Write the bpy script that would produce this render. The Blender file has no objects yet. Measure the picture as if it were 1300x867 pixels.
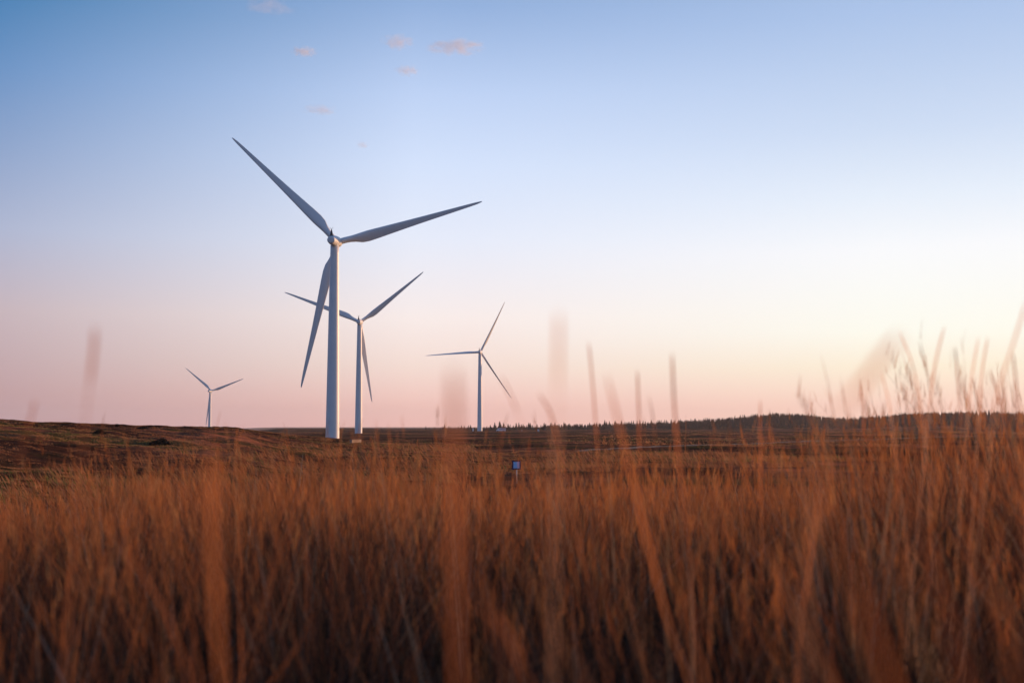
import bpy, bmesh, math, random
import numpy as np
from mathutils import Vector, Matrix

SC = bpy.context.scene
COL = SC.collection
RAD = math.radians
rng = np.random.default_rng(7)
random.seed(7)

# ------------------------------------------------------------------ camera
# the camera stands at the origin, eye height, looking along +Y
F = 1444.0                      # focal length in photograph pixels (1300 px wide)
HZ = 540.0                      # row of the true horizon in the photograph
TILT = math.atan((HZ - 433.5) / F)
cam = bpy.data.cameras.new('camera')
cam_ob = bpy.data.objects.new('camera', cam)
COL.objects.link(cam_ob)
cam.sensor_width = 36.0
cam.lens = 36.0 * F / 1300.0
cam_ob.location = (0, 0, 0)
cam_ob.rotation_euler = (RAD(90) + TILT, 0, 0)
cam.clip_start = 0.05
cam.clip_end = 60000
cam.dof.use_dof = True
cam.dof.focus_distance = 160.0
cam.dof.aperture_fstop = 2.6
SC.camera = cam_ob

# ------------------------------------------------------------------ light
SUN_AZ, SUN_EL = 57.0, 6.5      # degrees right of the view direction, above the horizon
SC.view_settings.view_transform = 'Standard'
SC.view_settings.look = 'None'
SC.view_settings.exposure = 0.0
SC.view_settings.gamma = 1.0
SC.render.film_transparent = False
try:
    SC.cycles.use_denoising = True
    SC.cycles.denoiser = 'OPENIMAGEDENOISE'
    SC.cycles.max_bounces = 8
    SC.cycles.diffuse_bounces = 3
    SC.cycles.transmission_bounces = 3
    SC.cycles.volume_bounces = 6
    SC.cycles.transparent_max_bounces = 8
    SC.cycles.caustics_reflective = False
    SC.cycles.caustics_refractive = False
except Exception:
    pass

sun = bpy.data.lights.new('sun', 'SUN')
sun.energy = 5.0
sun.angle = RAD(0.6)
sun.color = (1.0, 0.53, 0.26)
sun_ob = bpy.data.objects.new('sun', sun)
COL.objects.link(sun_ob)
sd = Vector((math.sin(RAD(SUN_AZ)) * math.cos(RAD(SUN_EL)), math.cos(RAD(SUN_AZ)) * math.cos(RAD(SUN_EL)), math.sin(RAD(SUN_EL))))
sun_ob.rotation_euler = (-sd).to_track_quat('-Z', 'Y').to_euler()
sun_ob.location = sd * 200


def lin(c):
    out = []
    for v in c[:3]:
        v = v / 255.0
        out.append(v / 12.92 if v <= 0.04045 else ((v + 0.055) / 1.055) ** 2.4)
    return out


# dusk sky: colours of the air by elevation at three bearings (left, ahead, right of the view) and behind
SKY_L = [(-3, (182, 148, 160)), (0, (190, 154, 160)), (1.5, (193, 159, 162)), (5.3, (199, 181, 188)), (9.0, (174, 183, 210)),
         (12.6, (142, 165, 204)), (16.3, (106, 147, 197)), (19.6, (70, 128, 180)), (34, (66, 108, 160)), (90, (50, 82, 132))]
SKY_M = [(-3, (250, 196, 186)), (0, (252, 196, 186)), (1.0, (249, 202, 192)), (3.0, (249, 226, 216)), (5.4, (252, 240, 237)),
         (9.3, (232, 238, 253)), (13, (213, 228, 254)), (16.5, (190, 211, 246)), (20.6, (148, 178, 222)), (34, (88, 124, 172)), (90, (50, 82, 132))]
SKY_R = [(-3, (255, 214, 186)), (0, (255, 212, 192)), (1.0, (255, 217, 199)), (2.8, (255, 243, 219)), (4.5, (255, 255, 243)),
         (8.4, (250, 252, 255)), (11, (230, 240, 253)), (14, (206, 222, 246)), (19.5, (171, 196, 234)), (34, (100, 136, 184)), (90, (50, 82, 132))]
SKY_B = [(-3, (96, 116, 146)), (0, (104, 124, 156)), (4, (122, 140, 174)), (9, (122, 148, 186)), (18, (108, 144, 190)), (40, (80, 118, 172)), (90, (54, 90, 142))]

world = bpy.data.worlds.new('World')
SC.world = world
world.use_nodes = True
wt = world.node_tree
wt.nodes.clear()
WN, WL = wt.nodes.new, wt.links.new


def wmath(op, a, b=None, clamp=False):
    n = WN('ShaderNodeMath')
    n.operation = op
    n.use_clamp = clamp
    for i, v in enumerate((a, b)):
        if v is None:
            continue
        if isinstance(v, (int, float)):
            n.inputs[i].default_value = v
        else:
            WL(v, n.inputs[i])
    return n.outputs[0]


tc = WN('ShaderNodeTexCoord')
sep = WN('ShaderNodeSeparateXYZ')
WL(tc.outputs['Generated'], sep.inputs[0])
elev = wmath('MULTIPLY', wmath('ARCSINE', sep.outputs[2]), 180 / math.pi)
az = wmath('MULTIPLY', wmath('ARCTAN2', sep.outputs[0], sep.outputs[1]), 180 / math.pi)
# ramps run over sqrt-spaced elevation so the stops near the horizon keep their resolution
e_pos = wmath('DIVIDE', wmath('ADD', elev, 3.0), 93.0, True)
e_u = wmath('POWER', e_pos, 0.5)


def sky_ramp(stops):
    r = WN('ShaderNodeValToRGB')
    r.color_ramp.interpolation = 'B_SPLINE' if False else 'LINEAR'
    els = r.color_ramp.elements
    while len(els) > 1:
        els.remove(els[-1])
    first = True
    for e, c in stops:
        p = math.sqrt((e + 3.0) / 93.0)
        if first:
            el = els[0]
            el.position = p
            first = False
        else:
            el = els.new(p)
        el.color = (*lin(c), 1)
    WL(e_u, r.inputs[0])
    return r.outputs[0]


def wmix(f, a, b):
    m = WN('ShaderNodeMix')
    m.data_type = 'RGBA'
    WL(f, m.inputs[0])
    WL(a, m.inputs[6])
    WL(b, m.inputs[7])
    return m.outputs[2]


def wrange(v, a, b, smooth=True):
    m = WN('ShaderNodeMapRange')
    m.interpolation_type = 'SMOOTHSTEP' if smooth else 'LINEAR'
    WL(v, m.inputs[0])
    m.inputs[1].default_value = a
    m.inputs[2].default_value = b
    return m.outputs[0]


rl, rm, rr, rb = (sky_ramp(s) for s in (SKY_L, SKY_M, SKY_R, SKY_B))
c1 = wmix(wrange(az, -25, -5, False), rl, rm)
c2 = wmix(wrange(az, -2, 18, False), c1, rr)
c3 = wmix(wrange(wmath('ABSOLUTE', wmath('SUBTRACT', az, 20.0)), 62, 130), c2, rb)
bg2 = WN('ShaderNodeBackground')
WL(c3, bg2.inputs[0])
bg2.inputs[1].default_value = 1.04
nis = WN('ShaderNodeTexSky')
nis.sky_type = 'NISHITA'
nis.sun_disc = False
nis.sun_elevation = RAD(SUN_EL)
nis.sun_rotation = RAD(SUN_AZ)
nis.altitude = 200
bg1 = WN('ShaderNodeBackground')
WL(nis.outputs[0], bg1.inputs[0])
bg1.inputs[1].default_value = 0.05
mixw = WN('ShaderNodeMixShader')
mixw.inputs[0].default_value = 0.96
WL(bg1.outputs[0], mixw.inputs[1])
WL(bg2.outputs[0], mixw.inputs[2])
wo = WN('ShaderNodeOutputWorld')
WL(mixw.outputs[0], wo.inputs[0])


# ------------------------------------------------------------------ helpers
def tag(o, label=None, cat=None, group=None, kind=None):
    if label: o['label'] = label
    if cat: o['category'] = cat
    if group: o['group'] = group
    if kind: o['kind'] = kind
    return o


def link(name, me, mat=None, parent=None):
    o = bpy.data.objects.new(name, me)
    COL.objects.link(o)
    if mat is not None and not me.materials:
        me.materials.append(mat)
    if parent is not None:
        o.parent = parent
    return o


def from_bm(name, bm, mat=None, parent=None, smooth=False):
    me = bpy.data.meshes.new(name)
    bmesh.ops.recalc_face_normals(bm, faces=bm.faces[:])
    bm.to_mesh(me)
    bm.free()
    if smooth:
        me.polygons.foreach_set('use_smooth', [True] * len(me.polygons))
    return link(name, me, mat, parent)


def np_mesh(name, verts, quads, attrs=None, smooth=False):
    """verts (n,3), quads (m,k) index array -> mesh"""
    me = bpy.data.meshes.new(name)
    n, (m, k) = len(verts), quads.shape
    me.vertices.add(n)
    me.vertices.foreach_set('co', np.ascontiguousarray(verts, dtype=np.float32).ravel())
    me.loops.add(m * k)
    me.loops.foreach_set('vertex_index', np.ascontiguousarray(quads, dtype=np.int32).ravel())
    me.polygons.add(m)
    me.polygons.foreach_set('loop_start', np.arange(0, m * k, k, dtype=np.int32))
    try:
        me.polygons.foreach_set('loop_total', np.full(m, k, dtype=np.int32))
    except Exception:
        pass
    me.update(calc_edges=True)
    if smooth:
        me.polygons.foreach_set('use_smooth', np.ones(m, dtype=bool))
    for nm, a in (attrs or {}).items():
        at = me.attributes.new(nm, 'FLOAT', 'POINT')
        at.data.foreach_set('value', np.ascontiguousarray(a, dtype=np.float32))
    me.validate()
    return me


def smoothstep(a, b, x):
    t = np.clip((x - a) / (b - a), 0, 1)
    return t * t * (3 - 2 * t)


_perm = rng.random((256, 256)).astype(np.float64)


def vnoise(x, y):
    xi, yi = np.floor(x).astype(int), np.floor(y).astype(int)
    fx, fy = x - xi, y - yi
    fx = fx * fx * (3 - 2 * fx)
    fy = fy * fy * (3 - 2 * fy)
    a = _perm[xi % 256, yi % 256]
    b = _perm[(xi + 1) % 256, yi % 256]
    c = _perm[xi % 256, (yi + 1) % 256]
    d = _perm[(xi + 1) % 256, (yi + 1) % 256]
    return (a + (b - a) * fx) * (1 - fy) + (c + (d - c) * fx) * fy - 0.5


def rot2(x, y, a):
    return x * math.cos(a) - y * math.sin(a), x * math.sin(a) + y * math.cos(a)


def fbm(x, y, s, oct=3, off=0.0):
    v, amp, tot = 0.0, 1.0, 0.0
    for i in range(oct):
        rx, ry = rot2(x + off * 17.3, y - off * 9.1, 0.6 + i * 1.1)
        v = v + amp * vnoise(rx / s + 31.7 * i, ry / s + 11.9 * i)
        tot += amp
        amp *= 0.5
        s *= 0.5
    return v / tot * 2      # about -1..1


def px2az(px):
    return (px - 650.0) / F       # tangent of the bearing


# ------------------------------------------------------------------ terrain
PLAIN = -4.5
K_T = np.array([-0.9, -0.45, -0.346, -0.242, -0.157, -0.104, -0.062, -0.030])
K_H = np.array([4.9, 5.15, 4.55, 4.0, 1.35, 0.75, 0.40, 0.0])        # height of the knoll above the plain
K_D = np.array([150., 160., 180., 205., 250., 185., 135., 110.])     # distance of its crest
S_T = px2az(np.array([480, 700, 850, 900, 950, 985, 1020, 1060, 1085, 1120, 1180, 1240, 1300, 1400]))
S_Y = np.array([545, 544, 541, 538.5, 534.5, 531, 532.5, 537, 537, 534, 530.5, 530.5, 531.5, 533])   # ground line of the wooded hills


def height(x, y):
    r = np.hypot(x, y)
    front = y > 0.05 * r
    t = np.where(front, x / np.maximum(y, 1e-3), np.sign(x) * 20)
    z = -1.02 + (PLAIN + 1.02) * np.interp(r, [0, 4, 6, 8, 10, 16, 25, 40, 60, 75, 88, 105], [0, 0.0, 0.02, 0.05, 0.09, 0.20, 0.335, 0.53, 0.755, 0.87, 0.95, 1.0])
    z = z + 0.13 * smoothstep(0.18, 0.34, t) * smoothstep(1.5, 5, r) * (1 - smoothstep(12, 20, r))
    kh = np.interp(t, K_T, K_H)
    kd = np.interp(t, K_T, K_D)
    kn = kh * smoothstep(18, 1.0, 0) if False else kh * smoothstep(0.10, 1.0, r / kd) * (1 - smoothstep(1.0, 1.75, r / kd))
    z = z + kn
    rough = smoothstep(14, 40, r)
    kf = np.clip(kn / 1.2, 0, 1)
    z = z + rough * (0.16 + 0.16 * kf) * fbm(x, y, 9.0, 2, 1) * (1 - smoothstep(0.7, 1.0, r / kd) * (r < kd * 1.3) * 0.4)
    z = z + rough * (1 - smoothstep(260, 400, r)) * (0.13 + 0.14 * kf) * fbm(x, y, 2.6, 2, 2)
    z = z + smoothstep(120, 260, r) * (1 - kf) * 0.35 * fbm(x, y * 0.55, 60.0, 3, 3)
    # left: the moor drops away behind the knoll
    z = z - 15.0 * smoothstep(430, 1100, r) * smoothstep(-0.20, -0.27, t) if False else z - 15.0 * smoothstep(430, 1100, r) * (1 - smoothstep(-0.27, -0.20, t))
    # wooded hills on the right
    sy = np.interp(t, S_T, S_Y)
    hill = (HZ - sy) / F * 1500.0 - PLAIN
    z = z + hill * smoothstep(1080, 1480, r) * (t > S_T[0]) * (1 - smoothstep(1520, 2300, r))
    z = z - 10.0 * smoothstep(1700, 3200, r)
    # faint hill far away on the left
    fh = np.exp(-((t - px2az(92)) / 0.055) ** 2)
    z = z + fh * 38.0 * smoothstep(5000, 6000, r) * (1 - smoothstep(6600, 8000, r))
    return z


def H1(x, y):
    return float(height(np.array([float(x)]), np.array([float(y)]))[0])


def at(px, D, z=None):
    """world point on the ground seen in photograph column px at forward distance D"""
    x = (px - 650.0) / F * D
    return Vector((x, D, H1(x, D) if z is None else z))


def ray(px, py, d):
    """world point at photograph pixel, distance d"""
    v = Vector(((px - 650) / F, 1.0, -(py - 433.5) / F))
    v = Matrix.Rotation(TILT, 3, 'X') @ v
    return v.normalized() * d


def ground_mesh():
    ths = np.concatenate([np.arange(-180, -31, 3.0), np.arange(-31, 31, 0.075), np.arange(31, 180, 3.0)])
    ths = np.radians(ths)
    rs = np.concatenate([[0.25], np.geomspace(0.5, 20, 90), np.linspace(20.4, 265, 540), np.geomspace(268, 1700, 240), np.geomspace(1760, 9400, 40)])
    R, T = np.meshgrid(rs, ths, indexing='ij')
    X, Y = R * np.sin(T), R * np.cos(T)
    Z = height(X, Y)
    V = np.stack([X, Y, Z], -1).reshape(-1, 3)
    nr, nt = R.shape
    i = np.arange(nr - 1)[:, None]
    j = np.arange(nt)[None, :]
    j2 = (j + 1) % nt
    q = np.stack([i * nt + j, i * nt + j2, (i + 1) * nt + j2, (i + 1) * nt + j], -1).reshape(-1, 4)
    q = q[:, ::-1]
    V = np.vstack([V, [[0, 0, H1(0, 0.001)]]])
    me = np_mesh('moorland_ground', V, q, smooth=True)
    return me


# ---------------------------------------------------------------- materials
def new_mat(name):
    m = bpy.data.materials.new(name)
    m.use_nodes = True
    nt = m.node_tree
    nt.nodes.clear()
    out = nt.nodes.new('ShaderNodeOutputMaterial')
    return m, nt, out


def noise_node(nt, vec, scale, detail=3, rough=0.55):
    n = nt.nodes.new('ShaderNodeTexNoise')
    n.inputs['Scale'].default_value = scale
    n.inputs['Detail'].default_value = detail
    n.inputs['Roughness'].default_value = rough
    if vec is not None:
        nt.links.new(vec, n.inputs['Vector'])
    return n.outputs['Fac']


def ramp_node(nt, fac, stops):
    r = nt.nodes.new('ShaderNodeValToRGB')
    els = r.color_ramp.elements
    while len(els) > 1:
        els.remove(els[-1])
    for i, (p, c) in enumerate(stops):
        e = els[0] if i == 0 else els.new(p)
        e.position = p
        e.color = (*c, 1)
    nt.links.new(fac, r.inputs[0])
    return r.outputs[0]


def mix_node(nt, fac, a, b, mode='MIX'):
    m = nt.nodes.new('ShaderNodeMix')
    m.data_type = 'RGBA'
    m.blend_type = mode
    for s, v in ((0, fac), (6, a), (7, b)):
        if isinstance(v, (int, float)):
            m.inputs[s].default_value = v
        elif isinstance(v, tuple):
            m.inputs[s].default_value = (*v, 1)
        else:
            nt.links.new(v, m.inputs[s])
    return m.outputs[2]


RUST = (0.215, 0.082, 0.036)
HEATH = (0.050, 0.026, 0.022)
OLIVE = (0.075, 0.062, 0.020)
DUN = (0.145, 0.078, 0.045)


def ground_material():
    m, nt, out = new_mat('moor_ground')
    geo = nt.nodes.new('ShaderNodeNewGeometry')
    pos = geo.outputs['Position']
    mp = nt.nodes.new('ShaderNodeMapping')
    mp.inputs['Scale'].default_value = (1, 0.5, 1)
    nt.links.new(pos, mp.inputs['Vector'])
    big = noise_node(nt, mp.outputs[0], 0.017, 4, 0.6)
    med = noise_node(nt, pos, 0.11, 4, 0.6)
    fine = noise_node(nt, pos, 0.75, 4, 0.65)
    vfine = noise_node(nt, pos, 4.0, 3, 0.6)
    wide = noise_node(nt, mp.outputs[0], 0.045, 4, 0.6)
    a = ramp_node(nt, fine, [(0.32, (0.030, 0.019, 0.016)), (0.44, (0.075, 0.038, 0.024)), (0.54, (0.16, 0.075, 0.042)), (0.66, (0.25, 0.10, 0.045))])
    b = ramp_node(nt, med, [(0.38, (0.040, 0.026, 0.021)), (0.47, (0.09, 0.046, 0.030)), (0.55, (0.23, 0.092, 0.045)), (0.68, (0.29, 0.14, 0.07))])
    base = mix_node(nt, 0.5, a, b)
    band = ramp_node(nt, big, [(0.42, (0.55, 0.54, 0.58)), (0.49, (0.90, 0.86, 0.86)), (0.56, (1.6, 1.4, 1.35))])
    base = mix_node(nt, 1.0, base, band, 'MULTIPLY')
    band2 = ramp_node(nt, wide, [(0.42, (0.55, 0.55, 0.58)), (0.50, (0.95, 0.92, 0.92)), (0.58, (1.35, 1.2, 1.15))])
    base = mix_node(nt, 1.0, base, band2, 'MULTIPLY')
    moss_f = ramp_node(nt, noise_node(nt, pos, 0.06, 3, 0.6), [(0.50, (0, 0, 0)), (0.60, (0.75, 0.75, 0.75))])
    base = mix_node(nt, moss_f, base, OLIVE)
    base = mix_node(nt, 1.0, base, ramp_node(nt, vfine, [(0.3, (0.7, 0.7, 0.7)), (0.7, (1.25, 1.25, 1.25))]), 'MULTIPLY')
    p = nt.nodes.new('ShaderNodeBsdfPrincipled')
    nt.links.new(base, p.inputs['Base Color'])
    p.inputs['Roughness'].default_value = 1.0
    p.inputs['Specular IOR Level'].default_value = 0.0
    bmp = nt.nodes.new('ShaderNodeBump')
    bmp.inputs['Strength'].default_value = 0.8
    bmp.inputs['Distance'].default_value = 0.25
    nt.links.new(fine, bmp.inputs['Height'])
    nt.links.new(bmp.outputs[0], p.inputs['Normal'])
    nt.links.new(p.outputs[0], out.inputs[0])
    return m


def grass_material(name, stops, transl=0.35):
    m, nt, out = new_mat(name)
    at_ = nt.nodes.new('ShaderNodeAttribute')
    at_.attribute_name = 'tint'
    col = ramp_node(nt, at_.outputs['Fac'], stops)
    d = nt.nodes.new('ShaderNodeBsdfPrincipled')
    d.inputs['Roughness'].default_value = 0.65
    d.inputs['Specular IOR Level'].default_value = 0.12
    nt.links.new(col, d.inputs['Base Color'])
    t = nt.nodes.new('ShaderNodeBsdfTranslucent')
    nt.links.new(col, t.inputs['Color'])
    mx = nt.nodes.new('ShaderNodeMixShader')
    mx.inputs[0].default_value = transl
    nt.links.new(d.outputs[0], mx.inputs[1])
    nt.links.new(t.outputs[0], mx.inputs[2])
    nt.links.new(mx.outputs[0], out.inputs[0])
    return m


def plain_material(name, col, rough=0.5, var=0.08, scale=0.7, metal=0.0, spec=0.4):
    m, nt, out = new_mat(name)
    p = nt.nodes.new('ShaderNodeBsdfPrincipled')
    tcn = nt.nodes.new('ShaderNodeTexCoord')
    n = noise_node(nt, tcn.outputs['Object'], scale, 4, 0.6)
    lo = tuple(c * (1 - var) for c in col)
    hi = tuple(min(1, c * (1 + var)) for c in col)
    nt.links.new(ramp_node(nt, n, [(0.3, lo), (0.7, hi)]), p.inputs['Base Color'])
    p.inputs['Roughness'].default_value = rough
    p.inputs['Metallic'].default_value = metal
    p.inputs['Specular IOR Level'].default_value = spec
    nt.links.new(p.outputs[0], out.inputs[0])
    return m


M_GROUND = ground_material()
M_GRASS = grass_material('dry_moor_grass', [(0.0, (0.045, 0.031, 0.022)), (0.22, (0.13, 0.058, 0.034)), (0.50, (0.265, 0.090, 0.042)),
                                            (0.74, (0.54, 0.172, 0.054)), (0.88, (0.46, 0.22, 0.105)), (1.0, (0.38, 0.30, 0.21))])
M_TUFT = grass_material('moor_tussock', [(0.0, (0.060, 0.038, 0.025)), (0.2, (0.16, 0.072, 0.038)), (0.5, (0.40, 0.165, 0.075)),
                                         (0.8, (0.52, 0.25, 0.115)), (0.90, (0.20, 0.16, 0.05)), (1.0, (0.15, 0.16, 0.045))], 0.45)
M_LEAF_SHADE = grass_material('old_leaf_shade_dark', [(0.0, (0.016, 0.013, 0.010)), (0.2, (0.055, 0.045, 0.025)), (0.40, (0.044, 0.027, 0.020)), (0.65, (0.072, 0.037, 0.025)),
                                           (0.85, (0.15, 0.072, 0.042)), (1.0, (0.18, 0.135, 0.10))], 0.25)  # old leaf brown, darkened to paint shade into the grass base
M_HEAD = grass_material('seed_head', [(0.0, (0.22, 0.075, 0.030)), (0.5, (0.46, 0.155, 0.050)), (0.8, (0.60, 0.23, 0.070)), (1.0, (0.60, 0.32, 0.13))], 0.45)
M_STEM = grass_material('dry_stem', [(0.0, (0.24, 0.095, 0.045)), (0.5, (0.44, 0.165, 0.075)), (0.75, (0.52, 0.19, 0.068)), (0.90, (0.78, 0.42, 0.26)), (1.0, (0.86, 0.56, 0.38))], 0.58)
M_PAINT = plain_material('turbine_paint', (0.74, 0.75, 0.76), 0.42, 0.04, 0.25)
M_DARK = plain_material('dark_metal', (0.035, 0.036, 0.04), 0.5)
M_CONIFER = plain_material('conifer_needles', (0.050, 0.036, 0.026), 0.9, 0.5, 0.4, spec=0.1)
M_BARK = plain_material('bark', (0.06, 0.045, 0.035), 0.9)
M_HEATHER = plain_material('heather_leaf', (0.020, 0.017, 0.014), 0.95, 0.5, 6.0, spec=0.1)
M_SIGN_BLUE = plain_material('sign_navy', (0.010, 0.026, 0.085), 0.45, 0.1, 3)
M_SIGN_PALE = plain_material('sign_pale_blue', (0.34, 0.62, 0.95), 0.45, 0.1, 3)
M_POST = plain_material('pale_post', (0.55, 0.52, 0.50), 0.6, 0.1, 3)
M_WHITE = plain_material('white_enamel', (0.75, 0.76, 0.78), 0.35, 0.04, 1.0)
M_GLASS = plain_material('vehicle_glass', (0.05, 0.09, 0.18), 0.12, 0.1, 1.0, spec=0.8)
M_TYRE = plain_material('tyre_rubber', (0.02, 0.02, 0.02), 0.85)
M_LAMP = plain_material('lamp_lens', (0.7, 0.65, 0.55), 0.2)
M_CONCRETE = plain_material('pale_concrete', (0.36, 0.26, 0.19), 0.85, 0.12, 2.0)
M_TRACK = plain_material('stony_track', (0.095, 0.064, 0.048), 0.95, 0.25, 0.6)

# ------------------------------------------------------------------ the ground and the track
ground = link('moorland_ground', ground_mesh(), M_GROUND)
tag(ground, 'rust brown moorland falling from the grassy foreground to a wide plain', 'ground', kind='structure')


def ribbon(name, pts, w, lift, mat):
    P = []
    for a, b in zip(pts[:-1], pts[1:]):
        n = max(2, int((Vector(b) - Vector(a)).length / 3))
        for k in range(n):
            P.append(Vector(a).lerp(Vector(b), k / n))
    P.append(Vector(pts[-1]))
    V, Q = [], []
    for i, p in enumerate(P):
        d = (P[min(i + 2, len(P) - 1)] - P[max(i - 2, 0)])
        d.normalize()
        nrm = Vector((-d.y, d.x))
        for s in (-0.5, -0.17, 0.17, 0.5):
            q = p + nrm * w * s
            V.append((q.x, q.y, H1(q.x, q.y) + lift - (0.12 if abs(s) == 0.5 else 0)))
        if i:
            for k in range(3):
                a = (i - 1) * 4 + k
                Q.append((a, a + 1, a + 5, a + 4))
    me = np_mesh(name, np.array(V), np.array(Q), smooth=True)
    return link(name, me, mat)


track = ribbon('moor_track', [(11, 198), (22, 222), (36, 250), (60, 290), (95, 345), (140, 405), (195, 455), (270, 500), (370, 540)], 2.6, 0.16, M_TRACK)
tag(track, 'faint pale track crossing the dark moor to the right', 'track', kind='structure')


# ------------------------------------------------------------------ wind turbines
R_ROT = 47.0
HUB_OFF = 4.2


def loft(rings, cap=True):
    bm = bmesh.new()
    prev = None
    for ring in rings:
        vs = [bm.verts.new(p) for p in ring]
        if prev:
            n = len(vs)
            for i in range(n):
                bm.faces.new((prev[i], prev[(i + 1) % n], vs[(i + 1) % n], vs[i]))
        elif cap:
            bm.faces.new(vs[::-1])
        prev = vs
    if cap:
        bm.faces.new(prev)
    return bm


def circle(r, n, fn):
    return [fn(r * math.cos(2 * math.pi * k / n), r * math.sin(2 * math.pi * k / n)) for k in range(n)]


def make_tower_mesh():
    # height 65, smooth welded steel
    rings = []
    prof = [(-4.0, 2.10)]
    for k in range(27):
        h = 63.3 * k / 26
        prof.append((h, 2.10 - 0.82 * (h / 63.3) ** 1.12))
    out = []
    for h, r in prof:
        out.append((h, r))
    out.sort()
    return loft([circle(r, 48, lambda a, b, h=h: (a, b, h)) for h, r in out])


def airfoil(chord, thick, n=20):
    pts = []
    for k in range(n):
        u = 2 * math.pi * k / n
        x = 0.5 * (1 + math.cos(u))            # 1 trailing .. 0 leading
        yt = 5 * thick * (0.2969 * math.sqrt(x) - 0.126 * x - 0.3516 * x * x + 0.2843 * x ** 3 - 0.1036 * x ** 4) * 1.0
        y = (yt if u < math.pi else -yt) + 0.02 * thick * math.sin(math.pi * x)
        pts.append(((x - 0.30) * chord, y * chord))
    return pts


def make_blade_mesh():
    st = [(0.022, 1.9, 1.0), (0.05, 1.9, 1.0), (0.085, 2.05, 0.85), (0.12, 2.55, 0.6), (0.165, 3.15, 0.42), (0.21, 3.4, 0.33), (0.27, 3.22, 0.28),
          (0.36, 2.82, 0.24), (0.47, 2.36, 0.21), (0.58, 1.96, 0.19), (0.70, 1.58, 0.17), (0.81, 1.24, 0.16), (0.90, 0.95, 0.15), (0.955, 0.72, 0.15),
          (0.985, 0.46, 0.15), (0.998, 0.20, 0.16), (1.0, 0.06, 0.2)]
    rings = []
    for f, c, t in st:
        rr = f * R_ROT
        tw = RAD(13.0 * max(0.0, 1 - f) ** 2.2)
        n = 20
        af = airfoil(c, t, n)
        blend = 1.0 if f < 0.055 else max(0.0, 1 - (f - 0.055) / 0.11)
        ring = []
        for k in range(n):
            u = 2 * math.pi * k / n
            cx, cy = 0.95 * math.cos(u), 0.95 * math.sin(u)
            x = cx * blend + af[k][0] * (1 - blend)
            y = cy * blend + af[k][1] * (1 - blend)
            # leading edge on -X, trailing edge on +X; suction side on +Y
            ring.append((x * math.cos(tw) - y * math.sin(tw), x * math.sin(tw) + y * math.cos(tw), rr))
        rings.append(ring)
    return loft(rings)


def make_nacelle_mesh():
    prof = [(-5.75, 0.50), (-5.72, 0.98), (-5.6, 1.14), (-5.35, 1.22), (-4.6, 1.32), (-3.0, 1.50), (-1.2, 1.66), (0.8, 1.74), (1.9, 1.72), (2.5, 1.60), (2.62, 1.40)]

    def f(y):
        def g(a, b):
            q = 0.90 if b < 0 else 1.0
            return (a, y, b * q)
        return g
    return loft([circle(r, 32, f(y)) for y, r in prof])


def make_hub_mesh():
    prof = [(-1.45, 1.25), (-1.35, 1.40), (-0.6, 1.55), (0.4, 1.55), (1.2, 1.32), (1.8, 0.92), (2.15, 0.45), (2.25, 0.08)]
    return loft([circle(r, 28, lambda a, b, y=y: (a, y, b)) for y, r in prof])


def make_sensor_mesh():
    bm = loft([[(-0.42 * s, -0.55 * s + 0.1 * (1 - s), h), (0.42 * s, -0.55 * s + 0.1 * (1 - s), h), (0.42 * s, 0.45 * s, h), (-0.42 * s, 0.45 * s, h)]
               for h, s in ((0.0, 1.15), (0.25, 1.0), (1.1, 0.66), (1.9, 0.30), (2.25, 0.16))])
    # wind vane cross arm on top
    bmesh.ops.create_cube(bm, size=1, matrix=Matrix.Translation((0, 0, 2.35)) @ Matrix.Diagonal((0.95, 0.07, 0.07, 1)))
    for sx in (-0.43, 0.43):
        bmesh.ops.create_cone(bm, cap_ends=True, segments=8, radius1=0.05, radius2=0.04, depth=0.4, matrix=Matrix.Translation((sx, 0, 2.55)))
    return bm


root = bpy.data.objects.new('wind_turbine', None)
COL.objects.link(root)
tower_o = from_bm('tower', make_tower_mesh(), M_PAINT, root, True)
for nm, bmf in (('nacelle', make_nacelle_mesh), ('hub', make_hub_mesh)):
    from_bm(nm, bmf(), M_PAINT, root, True)
nac = next(c for c in root.children if c.name == 'nacelle')
hub = next(c for c in root.children if c.name == 'hub')
sens = from_bm('wind_sensor', make_sensor_mesh(), M_DARK, nac)
sens.location = (0.0, -4.6, 1.20)
blades0 = []
bl = from_bm('blade', make_blade_mesh(), M_PAINT, root, True)
blades0.append(bl)
for k in range(2):
    b = bl.copy()
    COL.objects.link(b)
    b.parent = root
    blades0.append(b)


def pose(r, parts, loc, zbase, zhub, psi, phase, pitch, cone, scale=1.0):
    """parts: tower, nacelle, hub, [blades]; psi = bearing of the shaft right of +Y"""
    tw, na, hb, bls = parts
    r.location = (loc[0], loc[1], zbase)
    r.rotation_euler = (0, 0, -RAD(psi))
    r.scale = (scale,) * 3
    h = (zhub - zbase) / scale
    tw.scale = (1, 1, (h - 1.3) / 63.3)
    tl = Matrix.Rotation(RAD(5.0), 4, 'X')
    na.matrix_local = Matrix.Translation((0, 0, h)) @ tl
    hc = tl @ Vector((0, HUB_OFF, 0)) + Vector((0, 0, h))
    hb.matrix_local = Matrix.Translation(hc) @ tl
    for k, b in enumerate(bls):
        g = phase + 120 * k
        b.matrix_local = Matrix.Translation(hc) @ tl @ Matrix.Rotation(RAD(90 - g), 4, 'Y') @ Matrix.Rotation(-RAD(cone), 4, 'X') @ Matrix.Rotation(RAD(pitch), 4, 'Z')


def copy_turbine():
    r = root.copy()
    COL.objects.link(r)
    ps = []
    for src in (tower_o, nac, hub, *blades0):
        c = src.copy()
        COL.objects.link(c)
        c.parent = r
        ps.append(c)
        for g in src.children:
            d = g.copy()
            COL.objects.link(d)
            d.parent = c
    return r, (ps[0], ps[1], ps[2], ps[3:])


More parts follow.
